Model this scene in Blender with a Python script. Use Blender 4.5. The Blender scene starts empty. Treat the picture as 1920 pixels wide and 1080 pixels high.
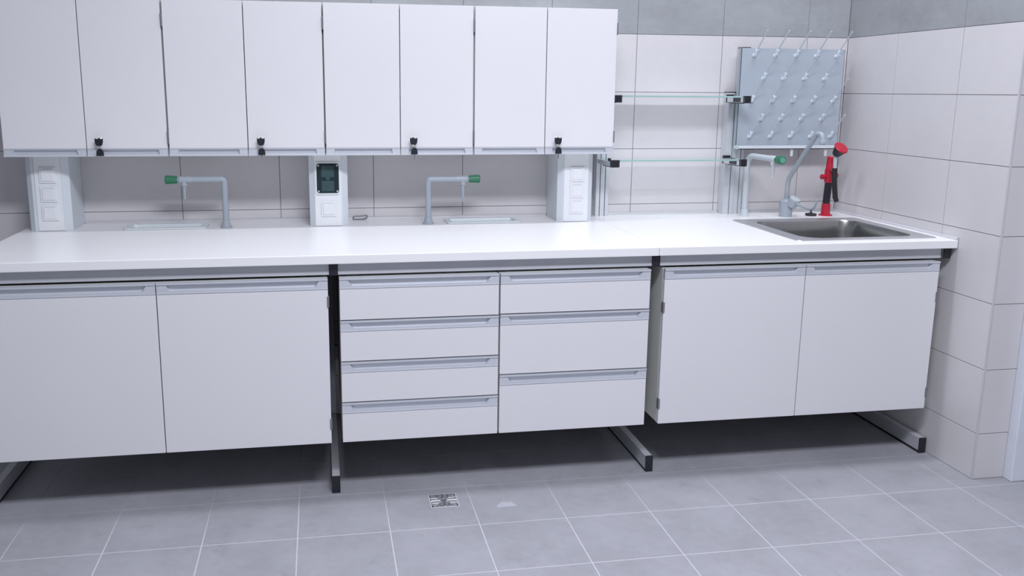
import bpy, bmesh, math, random
from mathutils import Vector, Matrix
random.seed(7)
S = bpy.context.scene
COL = S.collection
PI = math.pi

# ------------------------------------------------------------------ camera
cd = bpy.data.cameras.new('camera')
cam = bpy.data.objects.new('camera', cd); COL.objects.link(cam)
cam.location = (-0.1636, -3.9254, 1.4592)
cam.rotation_euler = (1.3737, -0.0071, -0.1722)
cd.sensor_fit = 'HORIZONTAL'; cd.sensor_width = 36.0
cd.lens = 1669.89 / 1920 * 36
cd.shift_x = 68.37 / 1920; cd.shift_y = -37.09 / 1920
cd.clip_start = 0.05
S.camera = cam

# ------------------------------------------------------------------ world, lights, exposure
S.view_settings.view_transform = 'Standard'
S.view_settings.look = 'None'
S.view_settings.gamma = 1
S.view_settings.use_curve_mapping = False
S.view_settings.exposure = 0.05
w = bpy.data.worlds.new('world'); S.world = w; w.use_nodes = True
w.node_tree.nodes['Background'].inputs[0].default_value = (0.75, 0.8, 1.0, 1)
w.node_tree.nodes['Background'].inputs[1].default_value = 0.25

def area(name, loc, sx, sy, power, col=(0.905, 0.92, 1.02), rot=(0, 0, 0)):
    l = bpy.data.lights.new(name, 'AREA'); l.shape = 'RECTANGLE'
    l.size = sx; l.size_y = sy; l.energy = power; l.color = col
    o = bpy.data.objects.new(name, l); COL.objects.link(o)
    o.location = loc; o.rotation_euler = rot
    return o
CZ = 3.3
area('ceiling_lamp', (0.2, -0.8, CZ - .02), 1.2, 0.14, 14)
area('ceiling_lamp', (1.75, -0.8, CZ - .02), 1.2, 0.14, 26)
area('ceiling_lamp', (0.3, -3.1, CZ - .02), 1.2, 0.6, 108)
area('ceiling_lamp', (1.6, -3.1, CZ - .02), 1.2, 0.6, 31)

# ------------------------------------------------------------------ materials
def nodes_mat(name):
    m = bpy.data.materials.new(name); m.use_nodes = True
    return m, m.node_tree.nodes, m.node_tree.links, m.node_tree.nodes['Principled BSDF']
def mat(name, col, rough=.5, metal=0., var=.04, scale=8., bump=0., bscale=200., spec=.5, coords='Object', stretch=(1, 1, 1), detail=4):
    m, N, L, b = nodes_mat(name)
    tc = N.new('ShaderNodeTexCoord'); mp = N.new('ShaderNodeMapping'); mp.inputs['Scale'].default_value = stretch
    L.new(tc.outputs[coords], mp.inputs['Vector'])
    n = N.new('ShaderNodeTexNoise'); n.inputs['Scale'].default_value = scale; n.inputs['Detail'].default_value = detail
    L.new(mp.outputs['Vector'], n.inputs['Vector'])
    r = N.new('ShaderNodeValToRGB')
    r.color_ramp.elements[0].position = .3; r.color_ramp.elements[1].position = .7
    r.color_ramp.elements[0].color = tuple(max(0, c * (1 - var)) for c in col) + (1,)
    r.color_ramp.elements[1].color = tuple(min(1, c * (1 + var)) for c in col) + (1,)
    L.new(n.outputs['Fac'], r.inputs['Fac']); L.new(r.outputs['Color'], b.inputs['Base Color'])
    b.inputs['Roughness'].default_value = rough; b.inputs['Metallic'].default_value = metal
    b.inputs['Specular IOR Level'].default_value = spec
    if bump:
        n2 = N.new('ShaderNodeTexNoise'); n2.inputs['Scale'].default_value = bscale
        L.new(mp.outputs['Vector'], n2.inputs['Vector'])
        bp = N.new('ShaderNodeBump'); bp.inputs['Strength'].default_value = bump; bp.inputs['Distance'].default_value = .002
        L.new(n2.outputs['Fac'], bp.inputs['Height']); L.new(bp.outputs['Normal'], b.inputs['Normal'])
    return m
M = {}
M['laminate'] = mat('white_laminate', (.72, .718, .735), .42, var=.01, scale=3)
M['carcass'] = mat('cabinet_board', (.66, .67, .645), .5, var=.015, scale=3)
M['worktop'] = mat('white_worktop', (.845, .845, .85), .3, var=.01, scale=4)
M['alu'] = mat('satin_aluminium', (.66, .69, .72), .42, metal=.3, var=.04, scale=6, stretch=(1, 1, 40))
M['handle'] = mat('anodised_aluminium', (.66, .685, .73), .42, metal=.4, var=.03, scale=6, stretch=(.5, 30, 30))
M['frame'] = mat('grey_powder_coated_steel', (.52, .53, .56), .45, metal=.2, var=.03)
M['steel'] = mat('brushed_stainless_steel', (.36, .365, .355), .25, metal=1, var=.06, scale=5, stretch=(40, 1, 1))
M['steelrim'] = mat('satin_stainless_steel', (.72, .73, .74), .40, metal=1, var=.04, scale=5, stretch=(1, 40, 1))
M['black'] = mat('black_plastic', (.012, .013, .02), .38, var=.1)
M['rubber'] = mat('black_rubber', (.015, .016, .018), .6, var=.1)
M['chrome'] = mat('chrome', (.8, .8, .82), .12, metal=1, var=.01)
M['hinge'] = mat('hinge_metal', (.25, .24, .26), .4, metal=.6, var=.05)
M['gap'] = mat('dark_shadow_gap_board', (.10, .10, .11), .7, var=.05)
M['pipe'] = mat('grey_blue_coated_pipe', (.35, .395, .44), .33, var=.03, scale=5)
M['pipelight'] = mat('light_grey_coated_pipe', (.52, .57, .60), .35, var=.03, scale=5)
M['green'] = mat('green_knob_plastic', (.015, .16, .075), .4, var=.06)
M['greencap'] = mat('pale_green_plastic', (.12, .36, .26), .4, var=.06)
M['red'] = mat('red_plastic', (.46, .012, .035), .35, var=.05)
M['whiteplast'] = mat('white_plastic', (.80, .82, .84), .35, var=.01)
M['column'] = mat('pale_blue_grey_column', (.66, .71, .75), .4, metal=.0, var=.02, scale=2)
M['cup'] = mat('pale_polypropylene', (.70, .76, .78), .35, var=.02)
M['board'] = mat('blue_grey_rack_board', (.38, .43, .48), .5, var=.03, scale=3)
M['peg'] = mat('frosted_peg_plastic', (.72, .78, .84), .3, var=.02)
M['joint'] = mat('wall_grout', (.20, .195, .20), .85, var=.08, scale=30)
M['trim'] = mat('white_corner_trim', (.52, .52, .55), .4, var=.02)
M['paint'] = mat('grey_painted_wall', (.38, .38, .40), .8, var=.02)
M['ceil'] = mat('white_ceiling', (.7, .7, .7), .8, var=.02)
M['doorpaint'] = mat('pale_door_paint', (.68, .71, .78), .45, var=.02)
M['spot'] = mat('dried_white_paint', (.42, .425, .47), .7, var=.05, scale=60)
M['breaker'] = mat('grey_green_switchgear', (.42, .49, .50), .5, var=.04)

def tile_mat(name, col, var, scale, rough, dark, streak=(1, 1, 1), bump=.04):
    m, N, L, b = nodes_mat(name)
    tc = N.new('ShaderNodeTexCoord'); mp = N.new('ShaderNodeMapping'); mp.inputs['Scale'].default_value = streak
    L.new(tc.outputs['Object'], mp.inputs['Vector'])
    n1 = N.new('ShaderNodeTexNoise'); n1.inputs['Scale'].default_value = scale; n1.inputs['Detail'].default_value = 8; n1.inputs['Roughness'].default_value = .65
    n2 = N.new('ShaderNodeTexNoise'); n2.inputs['Scale'].default_value = scale * 9; n2.inputs['Detail'].default_value = 5
    L.new(mp.outputs['Vector'], n1.inputs['Vector']); L.new(mp.outputs['Vector'], n2.inputs['Vector'])
    mx = N.new('ShaderNodeMath'); mx.operation = 'MULTIPLY_ADD'; mx.inputs[1].default_value = .3
    L.new(n2.outputs['Fac'], mx.inputs[0]); L.new(n1.outputs['Fac'], mx.inputs[2])
    r = N.new('ShaderNodeValToRGB'); e = r.color_ramp.elements
    e[0].position = .42; e[1].position = .86
    e[0].color = tuple(c * (1 - var) for c in col) + (1,); e[1].color = tuple(min(1, c * (1 + var)) for c in col) + (1,)
    L.new(mx.outputs[0], r.inputs['Fac'])
    out = r.outputs['Color']
    if dark:
        n3 = N.new('ShaderNodeTexNoise'); n3.inputs['Scale'].default_value = 5.5; n3.inputs['Detail'].default_value = 9; n3.inputs['Roughness'].default_value = .75
        L.new(tc.outputs['Object'], n3.inputs['Vector'])
        r3 = N.new('ShaderNodeValToRGB'); r3.color_ramp.elements[0].position = .26; r3.color_ramp.elements[1].position = .42
        r3.color_ramp.elements[0].color = (1 - dark,) * 3 + (1,); r3.color_ramp.elements[1].color = (1, 1, 1, 1)
        L.new(n3.outputs['Fac'], r3.inputs['Fac'])
        n4 = N.new('ShaderNodeTexNoise'); n4.inputs['Scale'].default_value = 17; n4.inputs['Detail'].default_value = 6; n4.inputs['Roughness'].default_value = .8
        mp4 = N.new('ShaderNodeMapping'); mp4.inputs['Scale'].default_value = (.6, 1.3, 1); L.new(tc.outputs['Object'], mp4.inputs['Vector']); L.new(mp4.outputs['Vector'], n4.inputs['Vector'])
        r4 = N.new('ShaderNodeValToRGB'); r4.color_ramp.elements[0].position = .24; r4.color_ramp.elements[1].position = .33
        r4.color_ramp.elements[0].color = (.5, .5, .52, 1); r4.color_ramp.elements[1].color = (1, 1, 1, 1); L.new(n4.outputs['Fac'], r4.inputs['Fac'])
        m4 = N.new('ShaderNodeMix'); m4.data_type = 'RGBA'; m4.blend_type = 'MULTIPLY'; m4.inputs[0].default_value = 1
        L.new(out, m4.inputs[6]); L.new(r4.outputs['Color'], m4.inputs[7]); out = m4.outputs[2]
        mm = N.new('ShaderNodeMix'); mm.data_type = 'RGBA'; mm.blend_type = 'MULTIPLY'; mm.inputs[0].default_value = 1
        L.new(out, mm.inputs[6]); L.new(r3.outputs['Color'], mm.inputs[7]); out = mm.outputs[2]
    L.new(out, b.inputs['Base Color']); b.inputs['Roughness'].default_value = rough
    bp = N.new('ShaderNodeBump'); bp.inputs['Strength'].default_value = bump; bp.inputs['Distance'].default_value = .003
    L.new(n1.outputs['Fac'], bp.inputs['Height']); L.new(bp.outputs['Normal'], b.inputs['Normal'])
    return m
M['tile'] = tile_mat('pale_wall_tile', (.625, .61, .62), .035, 3, .38, 0)
M['tiledark'] = tile_mat('blue_grey_wall_tile', (.31, .325, .34), .14, 3, .42, 0, streak=(1, 1, 1.6))
M['floortile'] = tile_mat('grey_floor_tile', (.325, .328, .357), .13, 3.2, .47, .22)
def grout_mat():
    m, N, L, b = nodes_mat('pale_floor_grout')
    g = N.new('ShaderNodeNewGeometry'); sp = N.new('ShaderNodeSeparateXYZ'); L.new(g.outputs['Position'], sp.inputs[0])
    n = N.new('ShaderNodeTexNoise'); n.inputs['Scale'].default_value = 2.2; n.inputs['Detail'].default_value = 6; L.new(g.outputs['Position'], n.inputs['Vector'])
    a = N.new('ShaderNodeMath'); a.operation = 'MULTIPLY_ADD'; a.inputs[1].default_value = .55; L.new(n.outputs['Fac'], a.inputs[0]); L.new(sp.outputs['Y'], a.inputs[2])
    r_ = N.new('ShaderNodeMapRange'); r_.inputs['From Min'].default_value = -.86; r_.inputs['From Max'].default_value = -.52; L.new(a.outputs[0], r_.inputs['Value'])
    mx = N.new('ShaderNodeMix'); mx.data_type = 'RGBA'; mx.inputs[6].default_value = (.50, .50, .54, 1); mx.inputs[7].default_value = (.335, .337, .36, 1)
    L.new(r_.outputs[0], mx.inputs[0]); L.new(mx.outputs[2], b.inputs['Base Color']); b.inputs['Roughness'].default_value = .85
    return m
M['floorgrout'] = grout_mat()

def glass_mat(name, col, mixg):
    m = bpy.data.materials.new(name); m.use_nodes = True
    N = m.node_tree.nodes; L = m.node_tree.links; N.remove(N['Principled BSDF'])
    t = N.new('ShaderNodeBsdfTransparent'); t.inputs[0].default_value = col + (1,)
    g = N.new('ShaderNodeBsdfGlossy'); g.inputs['Roughness'].default_value = .05; g.inputs['Color'].default_value = (.9, .95, .95, 1)
    f = N.new('ShaderNodeLayerWeight'); f.inputs['Blend'].default_value = mixg
    mx = N.new('ShaderNodeMixShader')
    L.new(f.outputs['Fresnel'], mx.inputs[0]); L.new(t.outputs[0], mx.inputs[1]); L.new(g.outputs[0], mx.inputs[2])
    L.new(mx.outputs[0], N['Material Output'].inputs['Surface'])
    return m
M['glass'] = glass_mat('clear_shelf_glass', (.965, .985, .98), .15)
M['smoke'] = glass_mat('smoked_clear_cover', (.62, .68, .69), .2)
def rod_mat():
    m, N, L, b = nodes_mat('translucent_peg_rod')
    b.inputs['Base Color'].default_value = (.62, .68, .74, 1); b.inputs['Roughness'].default_value = .3; b.inputs['Alpha'].default_value = .6
    return m
M['rod'] = rod_mat()
M['recess'] = mat('dark_grey_recess', (.15, .18, .19), .5, var=.04)
M['sump'] = mat('grey_drain_sump', (.16, .16, .175), .5, var=.08)
M['glassedge'] = mat('green_glass_edge', (.34, .50, .48), .2, var=.06, scale=10)

# ------------------------------------------------------------------ mesh helpers
def link(name, bm, m, parent=None, bevel=0., smooth=False, seg=2):
    me = bpy.data.meshes.new(name)
    bmesh.ops.recalc_face_normals(bm, faces=bm.faces)
    bm.to_mesh(me); bm.free()
    o = bpy.data.objects.new(name, me); COL.objects.link(o)
    for x in (m if isinstance(m, (list, tuple)) else [m]): me.materials.append(x)
    if smooth:
        for p in me.polygons: p.use_smooth = True
        try: me.set_sharp_from_angle(angle=math.radians(38))
        except Exception: pass
    if bevel:
        b = o.modifiers.new('bevel', 'BEVEL'); b.width = bevel; b.segments = seg; b.limit_method = 'ANGLE'; b.angle_limit = math.radians(35)
    if parent is not None: o.parent = parent
    return o
def B(): return bmesh.new()
def box(bm, x0, x1, y0, y1, z0, z1, mi=0):
    if x0 > x1: x0, x1 = x1, x0
    if y0 > y1: y0, y1 = y1, y0
    if z0 > z1: z0, z1 = z1, z0
    v = [bm.verts.new(c) for c in ((x0, y0, z0), (x1, y0, z0), (x1, y1, z0), (x0, y1, z0), (x0, y0, z1), (x1, y0, z1), (x1, y1, z1), (x0, y1, z1))]
    for f in ((3, 2, 1, 0), (4, 5, 6, 7), (0, 1, 5, 4), (1, 2, 6, 5), (2, 3, 7, 6), (3, 0, 4, 7)):
        bm.faces.new([v[i] for i in f]).material_index = mi
    return bm
def ring(bm, c, d, r, n=20, up=None):
    d = Vector(d).normalized()
    a = up if up is not None else (Vector((0, 0, 1)) if abs(d.z) < .9 else Vector((1, 0, 0)))
    u = d.cross(a).normalized(); w_ = d.cross(u)
    return [bm.verts.new(Vector(c) + u * (r * math.cos(2 * PI * i / n)) + w_ * (r * math.sin(2 * PI * i / n))) for i in range(n)]
def bridge(bm, a, b, mi=0):
    n = len(a)
    for i in range(n):
        bm.faces.new((a[i], a[(i + 1) % n], b[(i + 1) % n], b[i])).material_index = mi
def lathe(bm, c, d, prof, n=24, mi=0):
    """prof: list of (distance along d, radius)"""
    d = Vector(d).normalized(); c = Vector(c); rs = []
    for t, r in prof: rs.append(ring(bm, c + d * t, d, max(r, .0002), n))
    for a, b in zip(rs, rs[1:]): bridge(bm, a, b, mi)
    bm.faces.new(rs[0]).material_index = mi; bm.faces.new(rs[-1]).material_index = mi
    return bm
def smoothpath(pts, rad=.02, k=6):
    pts = [Vector(p) for p in pts]; out = [pts[0]]
    for i in range(1, len(pts) - 1):
        p = pts[i]; a = pts[i - 1] - p; b = pts[i + 1] - p
        r = min(rad, a.length * .49, b.length * .49)
        s, e = p + a.normalized() * r, p + b.normalized() * r
        for j in range(k + 1):
            t = j / k; out.append(s * (1 - t) ** 2 + p * 2 * t * (1 - t) + e * t * t)
    out.append(pts[-1]); return out
def tube(bm, pts, r, n=16, rad=.02, mi=0):
    P = smoothpath(pts, rad) if rad else [Vector(p) for p in pts]
    u = None; prev = None
    for i, p in enumerate(P):
        d = (P[min(i + 1, len(P) - 1)] - P[max(i - 1, 0)]).normalized()
        if u is None:
            a = Vector((0, 0, 1)) if abs(d.z) < .9 else Vector((1, 0, 0)); u = d.cross(a).normalized()
        else: u = (u - d * u.dot(d)).normalized()
        w_ = d.cross(u)
        rr = r if not callable(r) else r(i / (len(P) - 1))
        R_ = [bm.verts.new(p + u * (rr * math.cos(2 * PI * j / n)) + w_ * (rr * math.sin(2 * PI * j / n))) for j in range(n)]
        if prev: bridge(bm, prev, R_, mi)
        else: bm.faces.new(R_)
        prev = R_
    bm.faces.new(prev); return bm
def prism(bm, poly, z0, z1, mi=0):
    a = [bm.verts.new((x, y, z0)) for x, y in poly]; b = [bm.verts.new((x, y, z1)) for x, y in poly]
    bridge(bm, a, b, mi); bm.faces.new(a); bm.faces.new(b); return bm
def prism_y(bm, poly, y0, y1):
    a = [bm.verts.new((x, y0, z)) for x, z in poly]; b = [bm.verts.new((x, y1, z)) for x, z in poly]
    bridge(bm, a, b); bm.faces.new(a); bm.faces.new(b)
def rrect(x0, x1, y0, y1, r, k=7):
    out = []
    for cx, cy, a0 in ((x1 - r, y1 - r, 0), (x0 + r, y1 - r, 90), (x0 + r, y0 + r, 180), (x1 - r, y0 + r, 270)):
        for i in range(k + 1):
            a = math.radians(a0 + 90 * i / k); out.append((cx + r * math.cos(a), cy + r * math.sin(a)))
    return out
def slab(bm, x0, x1, y0, y1, z0, z1, holes):
    xs = sorted({x0, x1} | {h[0] for h in holes} | {h[1] for h in holes}); ys = sorted({y0, y1} | {h[2] for h in holes} | {h[3] for h in holes})
    V = {}
    def v(i, j, k):
        if (i, j, k) not in V: V[i, j, k] = bm.verts.new((xs[i], ys[j], (z0, z1)[k]))
        return V[i, j, k]
    def solid(i, j):
        if i < 0 or j < 0 or i >= len(xs) - 1 or j >= len(ys) - 1: return False
        cx, cy = (xs[i] + xs[i + 1]) / 2, (ys[j] + ys[j + 1]) / 2
        return not any(h[0] < cx < h[1] and h[2] < cy < h[3] for h in holes)
    for i in range(len(xs) - 1):
        for j in range(len(ys) - 1):
            if not solid(i, j): continue
            bm.faces.new((v(i, j, 1), v(i + 1, j, 1), v(i + 1, j + 1, 1), v(i, j + 1, 1)))
            bm.faces.new((v(i, j, 0), v(i, j + 1, 0), v(i + 1, j + 1, 0), v(i + 1, j, 0)))
            if not solid(i - 1, j): bm.faces.new((v(i, j, 0), v(i, j, 1), v(i, j + 1, 1), v(i, j + 1, 0)))
            if not solid(i + 1, j): bm.faces.new((v(i + 1, j, 0), v(i + 1, j + 1, 0), v(i + 1, j + 1, 1), v(i + 1, j, 1)))
            if not solid(i, j - 1): bm.faces.new((v(i, j, 0), v(i + 1, j, 0), v(i + 1, j, 1), v(i, j, 1)))
            if not solid(i, j + 1): bm.faces.new((v(i, j + 1, 0), v(i, j + 1, 1), v(i + 1, j + 1, 1), v(i + 1, j + 1, 0)))
    return bm
def thing(name, label, cat, loc=(0, 0, 0), group=None):
    o = bpy.data.objects.new(name, None); COL.objects.link(o); o.location = loc; o.empty_display_size = .05
    o['label'] = label; o['category'] = cat
    if group: o['group'] = group
    return o
def tag(o, label, cat, group=None):
    o['label'] = label; o['category'] = cat
    if group: o['group'] = group
    return o
def struct(o): o['kind'] = 'structure'; return o
def shift(bm, loc):   # world-space mesh data -> local to the parent empty
    bmesh.ops.translate(bm, verts=bm.verts, vec=-Vector(loc)); return bm

# ------------------------------------------------------------------ setting
XS = 2.284; YE = -1.0897; TH = .2545; Z3 = .9473; ZD = Z3 + 3 * TH
ROWS = [0.0] + [Z3 + j * TH for j in range(-3, 8)]; ROWS = [z for z in ROWS if z < CZ - .02] + [CZ]
def tiles(bm, us, rows, put, g=.0013, d=.0016):
    """put(u, v, depth) -> point"""
    for a, b in zip(us, us[1:]):
        for z0, z1 in zip(rows, rows[1:]):
            mi = 2 if z0 > ZD - .01 else 1
            gg = g * (.8 if mi == 2 else 1)
            q0 = [(a + gg, z0 + gg), (b - gg, z0 + gg), (b - gg, z1 - gg), (a + gg, z1 - gg)]
            e = .0007
            q1 = [(a + gg + e, z0 + gg + e), (b - gg - e, z0 + gg + e), (b - gg - e, z1 - gg - e), (a + gg + e, z1 - gg - e)]
            A = [bm.verts.new(put(u, v, -.001)) for u, v in q0]; Bv = [bm.verts.new(put(u, v, d - e)) for u, v in q0]; C_ = [bm.verts.new(put(u, v, d)) for u, v in q1]
            bridge(bm, A, Bv, mi); bridge(bm, Bv, C_, mi); bm.faces.new(C_).material_index = mi
XL = -2.3
bm = B(); box(bm, XL - .1, XS, 0.0016, .12, 0, CZ)
js = [XL, -1.955, -1.55, -1.147, -.743, -.334, .0677, .4634, .857, 1.252, 1.66, 2.078, XS]
tiles(bm, js, ROWS, lambda u, v, d: (u, .0016 - d, v))
struct(link('wall_back', bm, [M['joint'], M['tile'], M['tiledark']]))
# right wall: a solid block whose end turns towards the door
bm = B(); box(bm, XS + .0016, 3.7, YE + .0016, .12, 0, CZ)
tiles(bm, [YE, -.772, -.3713, 0], ROWS, lambda u, v, d: (XS + .0016 - d, u, v))
tiles(bm, [XS, 2.43], ROWS, lambda u, v, d: (u, YE + .0016 - d, v))
tiles(bm, [3.32, 3.7], ROWS, lambda u, v, d: (u, YE + .0016 - d, v))
struct(link('wall_right', bm, [M['joint'], M['tile'], M['tiledark']]))
bm = B()
pf = [(XS + .005, YE - .0012), (XS - .0012, YE - .0012), (XS - .0012, YE + .005), (XS + .001, YE + .006), (XS + .001, YE + .001), (XS + .006, YE + .001)]
prism(bm, pf, 0.0, CZ)
struct(link('trim_1', bm, M['trim'], bevel=.0012))
bm = B(); box(bm, XL - .1, XL, -5.3, .12, 0, CZ); struct(link('wall_left_shade', bm, M['tiledark']))  # unseen wall, set close and dark to shade the bench's left end
bm = B(); box(bm, XL - .1, 3.8, -5.4, -5.3, 0, CZ); struct(link('wall_front', bm, M['paint']))
bm = B(); box(bm, 3.7, 3.8, -5.3, .12, 0, CZ); struct(link('wall_far_right', bm, M['paint']))
bm = B(); box(bm, XL - .1, 3.8, -5.4, .12, CZ, CZ + .1); struct(link('ceiling', bm, M['ceil']))
# floor tiles with pale joints
bm = B(); box(bm, XL - .1, 3.8, -5.4, .12, -.1, -.0008)
fx = [-1.188 + .3066 * k for k in range(-4, 17)]; fy = [-.845 + .304 * k for k in range(-15, 4)]
fx = [XL] + [x for x in fx if XL + .03 < x < 3.65] + [3.7]; fy = [-5.3] + [y for y in fy if -5.25 < y < -.03] + [0.0]
for a, b in zip(fx, fx[1:]):
    for c, d in zip(fy, fy[1:]):
        g = .0024
        q0 = [(a + g, c + g), (b - g, c + g), (b - g, d - g), (a + g, d - g)]; e = .0006
        q1 = [(a + g + e, c + g + e), (b - g - e, c + g + e), (b - g - e, d - g - e), (a + g + e, d - g - e)]
        A = [bm.verts.new((x, y, -.001)) for x, y in q0]; Bv = [bm.verts.new((x, y, -.0004)) for x, y in q0]; C_ = [bm.verts.new((x, y, 0)) for x, y in q1]
        bridge(bm, A, Bv, 1); bridge(bm, Bv, C_, 1); bm.faces.new(C_).material_index = 1
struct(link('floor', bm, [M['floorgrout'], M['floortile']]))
# door in the recess on the right: only its jamb is seen
dr = bpy.data.objects.new('door_1', None); COL.objects.link(dr); dr.location = (2.43, YE, 0); dr['kind'] = 'structure'
bm = B(); box(bm, 2.418, 2.478, YE - .045, YE - .0005, 0, 2.08); box(bm, 3.26, 3.32, YE - .045, YE - .0005, 0, 2.08); box(bm, 2.478, 3.26, YE - .045, YE - .0005, 2.02, 2.08)
link('door_frame', shift(bm, dr.location), M['doorpaint'], dr, bevel=.003)
bm = B(); box(bm, 2.48, 3.258, YE - .030, YE - .0005, .008, 2.018); link('door_leaf', shift(bm, dr.location), M['doorpaint'], dr, bevel=.002)
bm = B(); lathe(bm, (3.19, YE - .03, 1.02), (0, -1, 0), [(0, .026), (.008, .026), (.009, .011), (.045, .011)]); tube(bm, [(3.19, YE - .07, 1.02), (3.07, YE - .07, 1.02)], .01, rad=0)
link('door_handle', shift(bm, dr.location), M['chrome'], dr, smooth=True)

# ------------------------------------------------------------------ floor drain and paint spot
t = thing('floor_drain', 'square stainless floor drain with star shaped grate in grey tiles', 'drain', (.246, -.955, 0))
bm = B(); h = .047
for q in ((-h - .006, h + .006, -h - .006, -h), (-h - .006, h + .006, h, h + .006), (-h - .006, -h, -h, h), (h, h + .006, -h, h)): box(bm, *q, .0, .0022)
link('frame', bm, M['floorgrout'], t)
bm = B(); box(bm, -h, h, -h, h, .0, .0008); link('sump', bm, M['sump'], t)
bm = B()
lathe(bm, (0, 0, .0008), (0, 0, 1), [(0, .012), (.003, .012)], 24)
for k in range(8):
    a = k * PI / 4; L0 = .046 if k % 2 == 0 else .058
    d = Vector((math.cos(a), math.sin(a), 0)); n = Vector((-d.y, d.x, 0))
    tube(bm, [d * .012 + Vector((0, 0, .0022)), d * L0 + Vector((0, 0, .0022))], .0036, 8, 0)
    for s in ((-1, 1) if k % 2 else ()):
        p = d * .024; q = Vector((math.cos(a + s * .36), math.sin(a + s * .36), 0)) * (.05 if k % 2 else .044)
        q.x = max(-.046, min(.046, q.x)); q.y = max(-.046, min(.046, q.y))
        tube(bm, [p + Vector((0, 0, .0022)), q + Vector((0, 0, .0022))], .0026, 8, 0)
for q in ((-h, h, -h, -h + .005), (-h, h, h - .005, h), (-h, -h + .005, -h, h), (h - .005, h, -h, h)): box(bm, *q, .0008, .0035)
link('grate', bm, M['steelrim'], t)
bm = B(); top = []; bot = []
for i, (x, y) in enumerate([(-.036, -.018), (-.02, -.021), (.0, -.019), (.018, -.020), (.037, -.017), (.031, -.004), (.024, .008), (.028, .020), (.016, .012), (.008, .011), (.0, .019), (-.012, .020), (-.020, .008), (-.033, -.004)]):
    bot.append(bm.verts.new((x, y, 0))); top.append(bm.verts.new((x * .96, y * .96, .0008)))
bridge(bm, bot, top); bm.faces.new(top); bm.faces.new(bot)
o = link('paint_spot', bm, M['spot']); o.location = (.464, -1.012, 0.0)
tag(o, 'small irregular white paint spot dried on the grey floor right of the drain', 'stain')

# ------------------------------------------------------------------ bench frame
t = thing('lab_bench', 'grey steel lab bench frame with black end caps and long low feet', 'bench', (0.45, -.45, 0))
LOC = t.location.copy()
for xf, xa in ((-1.335, -1.322), (-.1345, -.1258), (1.074, 1.0565), (2.2605, 2.2605)):
    bm = B()
    hw = .0142
    box(bm, xf - hw, xf + hw, -.822, -.08, .010, .064)                       # foot
    box(bm, xf - hw, xf + hw, -.16, -.1, .064, .866)                         # rear post
    box(bm, xa - hw, xa + hw, -.842, -.1, .826, .866)                        # arm under the worktop
    lg = link('leg', shift(bm, LOC), M['frame'], t, bevel=.0015)
    bm = B(); box(bm, xf - hw - .0008, xf + hw + .0008, -.829, -.822, .001, .0655); link('foot_cap', shift(bm, LOC), M['black'], lg, bevel=.0015)
    bm = B(); box(bm, xf - hw + .001, xf + hw - .001, -.822, -.08, .0, .010); link('foot_pad', shift(bm, LOC), M['rubber'], lg)
    bm = B(); box(bm, xa - hw - .0006, xa + hw + .0006, -.849, -.842, .823, .8675); link('arm_cap', shift(bm, LOC), M['black'], lg, bevel=.001)
def rail(x0, x1):
    bm = B()
    pr = [(-.842, .868), (-.842, .842), (-.8432, .834), (-.8440, .826), (-.842, .824), (-.80, .824), (-.80, .868)]
    a = [bm.verts.new((x0, y, z)) for y, z in pr]; b = [bm.verts.new((x1, y, z)) for y, z in pr]
    bridge(bm, a, b); bm.faces.new(a); bm.faces.new(b)
    link('front_rail', shift(bm, LOC), M['frame'], t)
rail(-1.305, -.1415); rail(-.1105, 1.0405); rail(1.0725, 2.236)
bm = B(); box(bm, -1.32, 2.25, -.13, -.10, .30, .36); link('rear_rail', shift(bm, LOC), M['frame'], t)

# ------------------------------------------------------------------ worktops
YB = -.8746; wt = []
cups = [(-.785, -.152), (.528, -.142)]
hx, hy = .145, .05
bm = B(); slab(bm, -1.335, 1.0559, YB, -.0015, .868, .90, [(cx - hx, cx + hx, cy - hy, cy + hy) for cx, cy in cups])
wt.append(link('worktop', bm, M['worktop'], bevel=.0022)); tag(wt[-1], 'long white laboratory worktop under the wall cabinets with two drip cups', 'worktop')
bm = B(); slab(bm, 1.0571, 2.281, YB, -.0015, .868, .90, [(1.66, 2.215, -.79, -.265)])
wt.append(link('worktop', bm, M['worktop'], bevel=.0022)); tag(wt[-1], 'short white worktop section holding the steel sink by the right wall', 'worktop')

def sealant(nm, pts):
    bm = BM = B(); pr = [(0, 0), (-.012, 0), (-.009, .006), (-.004, .0095), (0, .010)]
    for (xa, ya), (xb, yb), n in pts:
        a = [bm.verts.new((xa + n[0] * d, ya + n[1] * d, .9002 + z)) for d, z in pr]; b = [bm.verts.new((xb + n[0] * d, yb + n[1] * d, .9002 + z)) for d, z in pr]
        bridge(bm, a, b); bm.faces.new(a); bm.faces.new(b)
    struct(link(nm, BM, M['trim']))
sealant('trim_2', [((-1.13, -.0005), (.848, -.0005), (0, 1)), ((1.009, -.0005), (1.0559, -.0005), (0, 1))])
sealant('trim_3', [((1.13, -.0005), (1.68, -.0005), (0, 1)), ((1.775, -.0005), (2.2835, -.0005), (0, 1)), ((2.2835, YB + .002), (2.2835, -.0005), (1, 0))])

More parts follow.
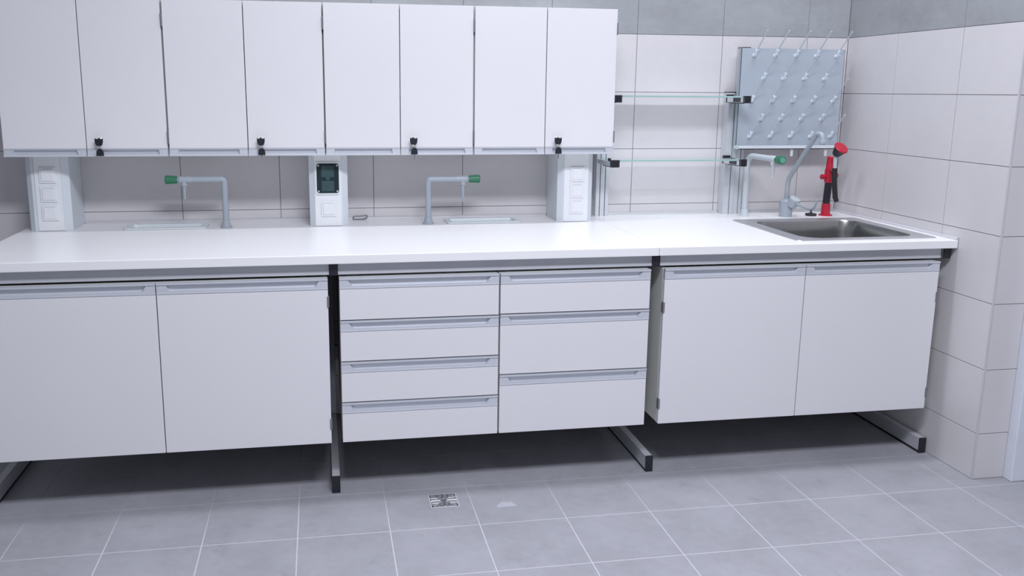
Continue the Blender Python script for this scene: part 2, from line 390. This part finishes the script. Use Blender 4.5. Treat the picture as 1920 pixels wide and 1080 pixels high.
def basin(loops, name, m, parent, LO, thick=.0012):
    bm = B(); prev = None
    for (x0, x1, y0, y1, r, z) in loops:
        R_ = [bm.verts.new((x, y, z)) for x, y in rrect(x0, x1, y0, y1, r)]
        if prev: bridge(bm, prev, R_)
        prev = R_
    bm.faces.new(prev)
    o = link(name, shift(bm, LO), m, parent, smooth=True)
    s = o.modifiers.new('thick', 'SOLIDIFY'); s.thickness = thick; s.offset = -1
    return o
for (cx, cy), lab in zip(cups, ('pale plastic drip cup sunk in the worktop left of the left bench tap', 'pale plastic drip cup sunk in the worktop right of the middle bench tap')):
    t = thing('drip_cup', lab, 'drip cup', (cx, cy, .90), 'drip cups in the worktop')
    ax, ay = .162, .068
    basin([(-ax, ax, -ay, ay, .016, .0003), (-ax + .001, ax - .001, -ay + .001, ay - .001, .016, .006), (-ax + .006, ax - .006, -ay + .006, ay - .006, .014, .0075),
           (-ax + .022, ax - .022, -ay + .022, ay - .022, .012, .0070), (-ax + .026, ax - .026, -ay + .026, ay - .026, .012, -.004), (-ax + .04, ax - .04, -ay + .034, ay - .034, .01, -.085)],
          'bowl', M['cup'], t, (0, 0, 0))
    bm = B()
    for k in range(-4, 5): box(bm, k * .028 - .002, k * .028 + .002, -ay + .0355, ay - .0355, -.081, -.075)
    link('grid', bm, M['whiteplast'], t)

# main sink
t = thing('sink', 'square stainless steel sink set in the worktop near the right wall', 'sink', (1.94, -.53, .90))
LO = t.location.copy()
x0, x1, y0, y1 = 1.637, 2.238, -.816, -.242; i0, i1, j0, j1 = 1.705, 2.185, -.765, -.298
bm = B(); prev = None
for (a, b, c, d, r, z) in [(x0, x1, y0, y1, .02, .9003), (x0 + .002, x1 - .002, y0 + .002, y1 - .002, .019, .9028), (i0 - .006, i1 + .006, j0 - .006, j1 + .006, .076, .9028), (i0, i1, j0, j1, .07, .9005)]:
    R_ = [bm.verts.new((x, y, z)) for x, y in rrect(a, b, c, d, r, 8)]
    if prev: bridge(bm, prev, R_)
    prev = R_
o = link('rim', shift(bm, LO), M['steelrim'], t, smooth=True)
bm = B(); prev = None
for (ins, r, z) in [(0, .07, .9005), (.003, .068, .893), (.008, .066, .85), (.016, .064, .76), (.024, .06, .735), (.045, .045, .722), (.09, .03, .718)]:
    R_ = [bm.verts.new((x, y, z)) for x, y in rrect(i0 + ins, i1 - ins, j0 + ins, j1 - ins, r, 8)]
    if prev: bridge(bm, prev, R_)
    prev = R_
bm.faces.new(prev)
link('bowl', shift(bm, LO), M['steel'], t, smooth=True)
bm = B(); lathe(bm, (1.945, -.53, .7182), (0, 0, 1), [(0, .045), (.002, .045), (.003, .038), (.0012, .03), (.0012, .001)], 32); link('drain', shift(bm, LO), M['chrome'], t, smooth=True)
t = thing('sink_plug', 'small black rubber sink plug lying between mixer tap and red shower', 'plug', (2.077, -.150, .90))
bm = B(); lathe(bm, (0, 0, .0), (0, 0, 1), [(0, .024), (.007, .026), (.010, .024), (.011, .012), (.015, .006)], 28); link('stopper', bm, M['rubber'], t, smooth=True)
bm = B(); lathe(bm, (0, 0, .013), (0, 0, 1), [(0, .003), (.006, .003), (.008, .0045), (.011, .0045), (.013, .002)], 16); link('knob', bm, M['rubber'], t, smooth=True)

# ------------------------------------------------------------------ cabinets
def handle(parent, x0, x1, z1, yf, LO, h=.038, flip=False, depth=.016):
    """recessed aluminium grip strip; z1 = top; flip puts the bright lip at the bottom"""
    bm = B(); z0 = z1 - h
    def Z(v): return (z0 + v) if flip else (z1 - v)
    # outer plate ring and pocket
    pi0, pi1 = x0 + .030, x1 - .030
    zt, zb = (.0075, h - .004) if flip else (.009, h - .008)
    out = [(x0, Z(.0)), (x1, Z(.0)), (x1, Z(h)), (x0, Z(h))]
    sl = .012 if not flip else .003
    inn = [(pi0, Z(zt)), (pi1, Z(zt)), (pi1 - sl, Z(zb)), (pi0 + sl, Z(zb))]
    A = [bm.verts.new((x, yf, z)) for x, z in out]; I_ = [bm.verts.new((x, yf, z)) for x, z in inn]
    J = [bm.verts.new((x, yf + depth * .75, z)) for x, z in [(pi0 + .003, Z(zt)), (pi1 - .003, Z(zt)), (pi1 - sl - .004, Z(zb - .003)), (pi0 + sl + .004, Z(zb - .003))]]
    K = [bm.verts.new((x, yf + depth, z)) for x, z in out]
    bridge(bm, A, I_); bridge(bm, I_, J); bm.faces.new(J); bridge(bm, A, K); bm.faces.new(K)
    # lips
    box(bm, x0, x1, yf - .0035, yf + .001, min(Z(0), Z(.006)), max(Z(0), Z(.006)))
    box(bm, x0, x1, yf - .0016, yf + .001, min(Z(h), Z(h - .0025)), max(Z(h), Z(h - .0025)))
    return link('handle', shift(bm, LO), M['handle'], parent)
def hinge(parent, x, z, yf, LO, h=.040, w_=.0075):
    bm = B(); box(bm, x - w_ / 2, x + w_ / 2, yf - .004, yf + .014, z - h / 2, z + h / 2)
    link('hinge', shift(bm, LO), M['hinge'], parent, bevel=.0015)
YC = -.872
def carcass(x0, x1, z0, z1, yf, yb, t, LO, th=.018, div=None, top=True):
    bm = B()
    box(bm, x0, x0 + th, yf, yb, z0, z1); box(bm, x1 - th, x1, yf, yb, z0, z1)
    box(bm, x0 + th, x1 - th, yf, yb, z0, z0 + th)
    if top: box(bm, x0 + th, x1 - th, yf, yb, z1 - th, z1)
    else: box(bm, x0 + th, x1 - th, yf, yf + .03, z1 - .01, z1)
    box(bm, x0 + th, x1 - th, yb - .006, yb, z0 + th, z1 - (th if top else 0))
    return link('carcass', shift(bm, LO), M['carcass'], t, bevel=.0008, seg=1)
ZB, ZT = .2145, .8178
def base_cab(x0, xm, x1, label, hl, hr, sidein=0.0):
    t = thing('base_cabinet', label, 'cabinet', ((x0 + x1) / 2, -.6, ZB), 'two door base cabinets')
    LO = t.location.copy()
    carcass(x0 + sidein, x1 - .001, ZB + .001, ZT - .002, YC + .021, -.30, t, LO, top=False)
    for a, b in ((x0, xm - .0016), (xm + .0016, x1)):
        bm = B(); box(bm, a, b, YC, YC + .018, ZB, ZT - .038)
        d = link('door', shift(bm, LO), M['laminate'], t, bevel=.0008, seg=1)
        handle(d, a, b, ZT, YC - .0006, LO)
    for x, zs in ((x0, hl), (x1, hr)):
        for z in zs: hinge(t, x, z, YC, LO)
    return t
base_cab(-1.289, -.716, -.147, 'two door white base cabinet at the far left under the worktop', (.73, .29), (.735, .287))
base_cab(1.083, 1.6475, 2.214, 'two door white base cabinet beneath the sink', (.672, .295), (.6745, .2823))
def drawer_cab(x0, x1, tops, label):
    t = thing('drawer_cabinet', label, 'cabinet', ((x0 + x1) / 2, -.6, ZB))
    LO = t.location.copy()
    carcass(x0, x1, ZB + .001, ZT - .002, YC + .021, -.30, t, LO)
    tb = tops + [ZB]
    for a, b in zip(tb, tb[1:]):
        zb = b + (.0035 if b != ZB else 0)
        bm = B(); box(bm, x0 + .0005, x1 - .0005, YC, YC + .018, zb, a - .038)
        d = link('drawer', shift(bm, LO), M['laminate'], t, bevel=.0008, seg=1)
        handle(d, x0 + .0005, x1 - .0005, a, YC - .0006, LO)
drawer_cab(-.1075, .4585, [ZT, .664, .5135, .362], 'white four drawer cabinet, left of the two drawer stacks')
drawer_cab(.4635, 1.028, [ZT, .6665, .4385], 'white three drawer cabinet, right of the two drawer stacks')

YU = -.2954; ZU0, ZU1 = 1.2, 1.79; XU = -1.3386
labs = ['leftmost white wall cabinet above the left socket column', 'second white wall cabinet from left, above the left bench tap', 'third white wall cabinet from left, right of the dark fuse window column', 'rightmost white wall cabinet beside the glass shelves']
locks = []
for k in range(4):
    a, b = XU + .6 * k, XU + .6 * (k + 1)
    xa, xb = a + .0035, b - .0035
    t = thing('wall_cabinet', labs[k], 'cabinet', ((a + b) / 2, 0, ZU0), 'wall cabinets with two doors')
    LO = t.location.copy()
    bm = B(); th = .018; yf, yb = YU + .021, -.0005
    box(bm, a + .001, a + th, yf, yb, ZU0 + .002, ZU1); box(bm, b - th, b - .001, yf, yb, ZU0 + .002, ZU1)
    box(bm, a + th, b - th, yf, yb, ZU0 + .002, ZU0 + .02); box(bm, a + th, b - th, yf, yb, ZU1 - .018, ZU1); box(bm, a + th, b - th, yb - .006, yb, ZU0 + .02, ZU1 - .018)
    link('carcass', shift(bm, LO), M['carcass'], t, bevel=.0008, seg=1)
    xm = (a + b) / 2
    for s, (p, q) in enumerate(((xa, xm - .0016), (xm + .0016, xb))):
        bm = B(); box(bm, p, q, YU, YU + .018, ZU0 + .030, ZU1 - .001)
        d = link('door', shift(bm, LO), M['laminate'], t, bevel=.0008, seg=1)
        handle(d, p, q, ZU0 + .030, YU - .0006, LO, h=.030, flip=True)
        if s == 1:
            xl = xm + .051
            bm = B(); lathe(bm, (xl, YU, 1.264), (0, -1, 0), [(0, .0085), (.006, .0085), (.0075, .007)], 20)
            link('lock', shift(bm, LO), M['chrome'], d, smooth=True)
            locks.append(xl)
    for x in (a + .0015, b - .0015):
        for z in (1.712, 1.272): hinge(t, x, z, YU, LO, h=.05, w_=.004)
# keys left in the locks
def bow(bm, cx, cz, y, w_, h, th=.006):
    P = [(-.5, .5), (-.52, .1), (-.42, -.32), (-.2, -.5), (.2, -.5), (.42, -.32), (.52, .1), (.5, .5), (.25, .38), (0, .5), (-.25, .38)]
    a = [bm.verts.new((cx + x * w_, y - th / 2, cz + z * h)) for x, z in P]; b = [bm.verts.new((cx + x * w_, y + th / 2, cz + z * h)) for x, z in P]
    bridge(bm, a, b); bm.faces.new(a); bm.faces.new(b)
names = ['first', 'second', 'third', 'fourth']
kl = ['pair of black headed keys hanging in the leftmost wall cabinet lock', 'pair of black headed keys in the lock above the left bench tap',
      'pair of black headed keys with blade hanging below, above the middle tap', 'pair of black headed keys in the rightmost wall cabinet lock']
for k, xl in enumerate(locks):
    t = thing('key_pair', kl[k], 'keys', (xl, YU - .0075, 1.264), 'keys hanging in the cabinet locks')
    bm = B(); box(bm, -.0012, .0012, -.012, .001, -.004, .004); lathe(bm, (0, -.010, .0), (0, -1, 0), [(0, .006), (.003, .006)], 16)
    link('lock_key_blade', bm, M['chrome'], t, smooth=True)
    bm = B(); bow(bm, 0, -.008, -.016, .029, .030); link('key_head', bm, M['black'], t, bevel=.001)
    bm = B(); n = 18; c = Vector((0.0008, -.017, -.0285)); pts = [c + Vector((.0055 * math.sin(2 * PI * i / n), .002 * math.sin(2 * PI * i / n), .0075 * math.cos(2 * PI * i / n))) for i in range(n + 1)]
    tube(bm, pts, .0009, 6, 0); link('key_ring', bm, M['chrome'], t, smooth=True)
    zc = -.0475
    bm = B(); bow(bm, .002, zc, -.0175, .026, -.029); link('key_head', bm, M['black'], t, bevel=.001)
    bm = B(); box(bm, -.002, .004, -.0185, -.0165, zc + .010, zc + .013); link('key_eyelet', bm, M['chrome'], t)
    if k >= 1:
        bm = B(); box(bm, .0, .004, -.0185, -.0165, zc - .013 - (.02 if k > 1 else .008), zc - .012); link('key_blade', bm, M['hinge'], t)

# ------------------------------------------------------------------ service columns
def socket(parent, cx, cz, y, LO, s=.031, dot=False):
    bm = B(); box(bm, cx - s, cx + s, y - .005, y + .001, cz - s, cz + s)
    f = link('socket', shift(bm, LO), M['whiteplast'], parent, bevel=.002)
    c = s * .74
    bm = B(); box(bm, cx - c, cx + c, y - .0085, y - .0045, cz - c, cz + c)
    link('socket_lid', shift(bm, LO), M['whiteplast'], f, bevel=.0025)
    bm = B(); box(bm, cx - c * .8, cx + c * .8, y - .0065, y - .0045, cz + c + .0005, cz + c + .003)
    link('lid_hinge', shift(bm, LO), M['column'], f)
def column(x0, x1, label):
    t = thing('service_column', label, 'service column', ((x0 + x1) / 2, -.1, .9), None)
    LO = t.location.copy(); ch = .022
    bm = B(); prism(bm, [(x0, -.0025), (x0, -.182), (x0 + ch, -.2), (x1 - ch, -.2), (x1, -.182), (x1, -.0025)], .9, 1.2015)
    link('housing', shift(bm, LO), M['column'], t, bevel=.0012)
    return t, LO
t, LO = column(-1.297, -1.1385, 'left service column on the worktop with three white sockets')
bm = B(); box(bm, -1.262, -1.166, -.2035, -.1998, .902, 1.1995); link('front_plate', shift(bm, LO), M['whiteplast'], t, bevel=.001)
for z in (1.122, 1.0475, .973): socket(t, -1.2135, z, -.2035, LO)
t, LO = column(-.2085, -.0505, 'middle service column with dark fuse window and one white socket')
bm = B(); box(bm, -.186, -.078, -.2035, -.1998, .902, 1.1995); link('front_plate', shift(bm, LO), M['whiteplast'], t, bevel=.001)
socket(t, -.130, .972, -.2035, LO)
bm = B()
P0 = rrect(-.182, -.082, 1.033, 1.166, .013); P1 = rrect(-.177, -.087, 1.039, 1.161, .011)
a = [bm.verts.new((x, -.2035, z)) for x, z in P0]; b = [bm.verts.new((x, -.210, z)) for x, z in P0]; c = [bm.verts.new((x, -.210, z)) for x, z in P1]; d = [bm.verts.new((x, -.2038, z)) for x, z in P1]
bridge(bm, a, b); bridge(bm, b, c); bridge(bm, c, d); bm.faces.new(d)
fw = link('fuse_window', shift(bm, LO), M['whiteplast'], t)
bm = B(); prism_y(bm, rrect(-.1775, -.0865, 1.0385, 1.1615, .011), -.2039, -.2062); box(bm, -.1745, -.167, -.2085, -.206, 1.052, 1.148); box(bm, -.097, -.0895, -.2085, -.206, 1.052, 1.148)
link('fuse_recess', shift(bm, LO), M['recess'], fw)
bm = B(); box(bm, -.158, -.106, -.2090, -.2064, 1.104, 1.152); box(bm, -.158, -.106, -.2090, -.2064, 1.046, 1.090); box(bm, -.140, -.124, -.2096, -.2064, 1.092, 1.106)
link('fuse_switch', shift(bm, LO), M['breaker'], fw, bevel=.001)
bm = B()
Q = rrect(-.177, -.087, 1.039, 1.161, .011)
a = [bm.verts.new((x, -.2098, z)) for x, z in Q]; b = [bm.verts.new((x, -.2125, z)) for x, z in Q]; bridge(bm, a, b); bm.faces.new(a); bm.faces.new(b)
link('fuse_cover', shift(bm, LO), M['smoke'], fw)
bm = B()
for x in (-.170, -.094):
    for z in (1.047, 1.1525): lathe(bm, (x, -.2125, z), (0, -1, 0), [(0, .004), (.0018, .004), (.0024, .003)], 14)
link('cover_screw', shift(bm, LO), M['breaker'], fw, smooth=True)
t, LO = column(.8500, 1.0065, 'right service column with three white sockets next to the shelf posts')
bm = B(); box(bm, .875, .983, -.2035, -.1998, .902, 1.1995); link('front_plate', shift(bm, LO), M['whiteplast'], t, bevel=.001)
for z in (1.108, 1.037, .966): socket(t, .933, z, -.2035, LO)

# ------------------------------------------------------------------ bench taps
def knob(bm, c, d, r0, r1, L):
    d = Vector(d).normalized(); c = Vector(c); n = 24
    u = d.cross(Vector((0, 0, 1))).normalized(); w_ = d.cross(u); prev = None
    for t_, r in ((0, r0 * .9), (.002, r0), (L - .003, r1), (L, r1 * .9)):
        R_ = [bm.verts.new(c + d * t_ + (u * math.cos(2 * PI * i / n) + w_ * math.sin(2 * PI * i / n)) * r * (1 if i % 3 else .90)) for i in range(n)]
        if prev: bridge(bm, prev, R_)
        else: bm.faces.new(R_)
        prev = R_
    bm.faces.new(prev)
def bench_tap(x, y, zarm, dirv, reach, label, m, r=.0125, nz=.07, kr=.0175, pale=False, erad=.012):
    t = thing('bench_tap', label, 'tap', (x, y, .90))
    d = Vector(dirv).normalized(); h = zarm - .9
    bm = B(); lathe(bm, (0, 0, 0), (0, 0, 1), [(0, .025), (.003, .025), (.006, .020), (.03, r * 1.15), (.031, r)], 28)
    link('flange', bm, m, t, smooth=True)
    bm = B(); tube(bm, [(0, 0, .02), (0, 0, h), tuple(d * (reach - .02) + Vector((0, 0, h)))], r, 20, erad)
    link('pipe', bm, m, t, smooth=True)
    e = d * reach + Vector((0, 0, h))
    bm = B(); lathe(bm, e - d * .032, d, [(0, r * 1.05), (.004, r * 1.12), (.05, r * 1.12), (.055, r * .8), (.060, r * .8)], 24)
    lathe(bm, e + Vector((0, 0, -r * .7)), (0, 0, -1), [(0, .010), (.008, .0125), (.016, .0125), (.02, .008)], 20)
    link('valve', bm, m, t, smooth=True)
    bm = B(); pr = [(0, .008)]
    z = .0
    for k in range(4):
        pr += [(z + .004, .0078 - k * .0008), (z + .013, .0062 - k * .0008), (z + .0131, .0075 - k * .0008)]; z += .0132
    pr += [(nz, .0035)]
    lathe(bm, e + Vector((0, 0, -r * .7 - .018)), (0, 0, -1), pr, 16); link('nozzle', bm, m, t, smooth=True)
    bm = B(); knob(bm, e + d * .026, d, kr * .88, kr, .046); kn = link('knob', bm, M['green'], t)
    bm = B(); lathe(bm, e + d * .0718, d, [(0, kr * .72), (.0012, kr * .7)], 20); link('knob_cap', bm, M['greencap'] if pale else M['green'], kn)
    return t
bench_tap(-.5465, -.19, 1.098, (-1, 0, 0), .157, 'grey bench tap with green knob facing left over the left drip cup', M['pipe'], nz=.045)
bench_tap(.286, -.19, 1.090, (1, 0, 0), .148, 'grey bench tap with green knob facing right between middle and right columns', M['pipe'], nz=.068)
bench_tap(1.7585, -.123, 1.178, (.03, -1, 0), .225, 'tall pale tap with forward green knob at the left rim of the sink', M['pipelight'], r=.0128, nz=.045, kr=.0185, pale=True, erad=.05)

# ------------------------------------------------------------------ mixer tap
t = thing('mixer_tap', 'grey blue mixer tap with tall gooseneck spout behind the sink', 'tap', (1.942, -.163, .90))
bm = B(); lathe(bm, (0, 0, 0), (0, 0, 1), [(0, .027), (.002, .0275), (.05, .031), (.072, .032), (.080, .026), (.084, .012)], 28); link('body', bm, M['pipe'], t, smooth=True)
bm = B(); ax = Vector((.25, -.42, .87)).normalized(); c0 = Vector((.012, -.022, .052))
lathe(bm, c0, ax, [(0, .024), (.03, .027), (.034, .027), (.038, .0245)], 28); link('cartridge', bm, M['pipe'], t, smooth=True)
bm = B(); lathe(bm, c0 + ax * .0382, ax, [(0, .0245), (.003, .0235), (.0045, .018)], 28); link('cap', bm, M['pipelight'], t, smooth=True)
bm = B(); tube(bm, [c0 + ax * .02, (.030, -.085, .058), (.032, -.145, .052), (.036, -.175, .058), (.042, -.185, .098)], lambda s: .0065 - .0015 * s, 12, .02); link('lever', bm, M['pipe'], t, smooth=True)
bm = B(); tube(bm, [(0, .0, .07), (0, 0, .170), (.006, -.205, .388), (.012, -.232, .386), (.014, -.238, .352)], .0105, 18, .028); sp = link('spout', bm, M['pipe'], t, smooth=True)
bm = B(); lathe(bm, (.014, -.238, .360), (.0, 0, -1), [(0, .0105), (.003, .015), (.014, .015), (.018, .011)], 22); link('aerator', bm, M['pipe'], sp, smooth=True)

# ------------------------------------------------------------------ red emergency shower
t = thing('eye_shower', 'red and black hand held eye shower standing in its holder beside the sink', 'eye shower', (2.150, -.150, .90))
bm = B(); lathe(bm, (0, 0, 0), (0, 0, 1), [(0, .031), (.002, .031), (.006, .026), (.0065, .0205), (.054, .0195), (.056, .017)], 28); link('base', bm, M['red'], t, smooth=True)
bm = B(); tube(bm, [(-.001, 0, .05), (.001, 0, .1), (.004, 0, .165)], .0165, 20, 0); link('hose_sleeve', bm, M['black'], t, smooth=True)
bm = B(); lathe(bm, (.003, 0, .152), (.03, 0, 1), [(0, .016), (.004, .0205), (.055, .0225), (.065, .0195), (.118, .0175), (.122, .014)], 28)
tube(bm, [(-.034, 0, .180), (.044, 0, .187)], .010, 16, 0); lathe(bm, (-.034, 0, .180), (-1, 0, .09), [(-.008, .012), (.002, .012), (.004, .009)], 18)
tube(bm, [(.0, -.005, .215), (-.002, -.045, .212)], .011, 14, 0)
link('holder', bm, M['red'], t, smooth=True)
bm = B(); tube(bm, [(-.017, -.07, .285), (-.0165, -.07, .272), (-.014, -.07, .222)], .0085, 16, 0); link('neck', bm, M['pipelight'], t, smooth=True)
bm = B(); tube(bm, [(-.0145, -.07, .226), (-.010, -.068, .16), (.002, -.066, .09), (.012, -.064, .074)], lambda s: .0115 if s < .8 else .010, 16, 0); link('grip', bm, M['rubber'], t, smooth=True)
n = Vector((.175, -.65, .743)).normalized(); hb = Vector((-.017, -.070, .286))
bm = B(); lathe(bm, hb - n * .003, n, [(0, .011), (.004, .017), (.012, .020), (.040, .029), (.042, .029)], 28); hd = link('head', bm, M['black'], t, smooth=True)
bm = B(); lathe(bm, hb + n * .039, n, [(0, .0295), (.002, .0325), (.006, .0325), (.009, .030), (.0105, .018)], 32); link('dust_cap', bm, M['red'], hd, smooth=True)

# ------------------------------------------------------------------ bent steel hook near the wall
bm = B(); tube(bm, [(-.030, 0, .004), (-.028, 0, .016), (.012, 0, .018), (.028, 0, .021), (.034, -.004, .015), (.018, -.004, .003)], .0032, 10, .006)
box(bm, -.030, .018, -.006, .002, .0, .006)
o = link('steel_hook', bm, M['hinge'], smooth=True); o.location = (.004, -.035, .9)
tag(o, 'small bent steel hook lying by the wall right of the middle column', 'hook')

# ------------------------------------------------------------------ profile posts, shelves
def post(x0, x1, y0, z1, label, grooves):
    t = thing('aluminium_post', label, 'post', ((x0 + x1) / 2, y0 / 2, .9)); LO = t.location.copy()
    xs = [x0]; pts = []
    # grooved plan outline on the front side
    pts.append((x0, -.003)); pts.append((x0, y0))
    for g in grooves:
        pts += [(g - .0018, y0), (g - .0018, y0 + .010), (g + .0018, y0 + .010), (g + .0018, y0)]
    pts += [(x1, y0), (x1, -.003)]
    bm = B(); prism(bm, pts, .9, z1); link('profile', shift(bm, LO), M['alu'], t)
    bm = B(); box(bm, x0 - .001, x1 + .001, y0 - .001, -.003, z1, z1 + .004); link('end_cap', shift(bm, LO), M['black'], t)
    bm = B()
    for g in grooves: box(bm, g - .0016, g + .0016, y0 + .0092, y0 + .0099, .901, z1 - .001)
    link('groove_liner', shift(bm, LO), M['black'], t)
post(1.068, 1.1275, -.05, 1.457, 'aluminium post right of the right service column holding the shelves', [1.0865, 1.110])
post(1.683, 1.7335, -.055, 1.457, 'lower of the twin aluminium posts left of the peg board', [1.7125])
post(1.7355, 1.7735, -.052, 1.656, 'taller of the twin aluminium posts, partly behind the peg board', [1.7585])
SH = [(1.443, 'upper'), (1.168, 'lower')]
for zt, nm in SH:
    for xa, side in ((1.0885, 'left'), (1.6835, 'right')):
        yb = -.051 if side == 'left' else -.056
        t = thing('shelf_bracket', f'{side} black capped bracket under the {nm} glass shelf', 'bracket', (xa, yb, zt - .03), 'glass shelf brackets')
        LO = t.location.copy()
        bm = B(); box(bm, xa - .0165, xa + .0165, -.222, yb, zt - .028, zt - .0075); link('arm', shift(bm, LO), M['alu'], t, bevel=.001)
        ww = .020 if side == 'left' else .016
        xc = xa + (.003 if side == 'left' else 0)
        bm = B(); prism(bm, [(xc - ww, -.222), (xc - ww, -.245), (xc + ww - .010, -.245), (xc + ww, -.236), (xc + ww, -.222)], zt - .0305, zt + .001); link('end_cap', shift(bm, LO), M['black'], t, bevel=.002)
        bm = B(); s = 1 if side == 'left' else -1
        box(bm, xa - .010, xa + .010, -.19, -.10, zt - .033, zt - .028)
        if s < 0: box(bm, xa - .0175, xa + .0175, yb - .012, yb, zt - .030, zt + .006)
        else: box(bm, xa - .004, xa + .004, -.175, -.150, zt - .0075, zt + .004)
        box(bm, xa + s * .0145, xa + s * .018, -.20, -.13, zt - .026, zt - .0075)
        link('clamp', shift(bm, LO), M['black'], t, bevel=.001)
    t = thing('glass_shelf', f'{nm} glass shelf with green edge beside the peg board', 'shelf', (1.398, -.14, zt - .007), 'glass shelves'); LO = t.location.copy()
    bm = B(); box(bm, 1.077, 1.695, -.2185, -.070, zt - .0073, zt); link('pane', shift(bm, LO), M['glass'], t)
    bm = B(); box(bm, 1.077, 1.695, -.2215, -.2185, zt - .0073, zt); link('front_edge', shift(bm, LO), M['glassedge'], t, bevel=.001)

# ------------------------------------------------------------------ peg board
YP = -.098
t = thing('peg_board', 'blue grey draining peg board on the wall above the sink', 'peg board', (1.96, YP, 1.205)); LO = t.location.copy()
bm = B()
box(bm, 1.708, 2.213, YP, YP + .004, 1.222, 1.654)
box(bm, 1.708, 1.711, YP, YP + .028, 1.222, 1.654); box(bm, 2.210, 2.213, YP, YP + .028, 1.222, 1.654); box(bm, 1.711, 2.210, YP + .004, YP + .028, 1.651, 1.654)
link('panel', shift(bm, LO), M['board'], t, bevel=.0008, seg=1)
bm = B(); box(bm, 1.708, 2.213, YP - .03, YP + .02, 1.206, 1.209); box(bm, 1.708, 2.213, YP - .03, YP - .027, 1.206, 1.223); box(bm, 1.708, 1.711, YP - .027, YP + .0, 1.209, 1.223); box(bm, 2.210, 2.213, YP - .027, YP, 1.209, 1.223); box(bm, 1.708, 2.213, YP + .001, YP + .02, 1.209, 1.2215)
tr = link('drip_tray', shift(bm, LO), M['column'], t)
for x in (1.979, 2.149):
    bm = B(); lathe(bm, (x, YP - .012, 1.206), (0, 0, -1), [(0, .0075), (.03, .0065), (.034, .0055)], 14); link('drain_spout', shift(bm, LO), M['whiteplast'], tr, smooth=True)
bm = B(); box(bm, 1.730, 1.770, YP + .004, -.0535, 1.60, 1.63); box(bm, 1.730, 1.770, YP + .004, -.0535, 1.25, 1.28); link('mount', shift(bm, LO), M['alu'], t)
cols_a = [1.768, 1.869, 1.969, 2.069, 2.169]; cols_b = [1.818, 1.916, 2.017, 2.118]
proto = None
for ri, z in enumerate((1.622, 1.520, 1.420, 1.338, 1.260)):
    for ci, x in enumerate(cols_a if ri % 2 == 0 else cols_b):
        if proto is None:
            bm = B(); d = Vector((0, -.74, .67)).normalized()
            lathe(bm, (0, 0, 0), (0, -1, 0), [(0, .008), (.004, .008), (.006, .0055), (.012, .005)], 14)
            tube(bm, [(0, -.006, .0), tuple(Vector((0, -.012, .003))), tuple(d * .036)], .0066, 14, .006)
            tube(bm, [tuple(d * .036), tuple(d * .153)], lambda s: .0036 - .0004 * s, 12, 0, mi=1); [setattr(f, 'material_index', 1) for f in bm.faces if min(v.co.z for v in f.verts) > .0242 + .001]
            proto = link('peg', bm, [M['peg'], M['rod']], t, smooth=True); p = proto
        else:
            p = proto.copy(); COL.objects.link(p); p.parent = t
        p.location = Vector((x, YP, z)) - Vector(LO)
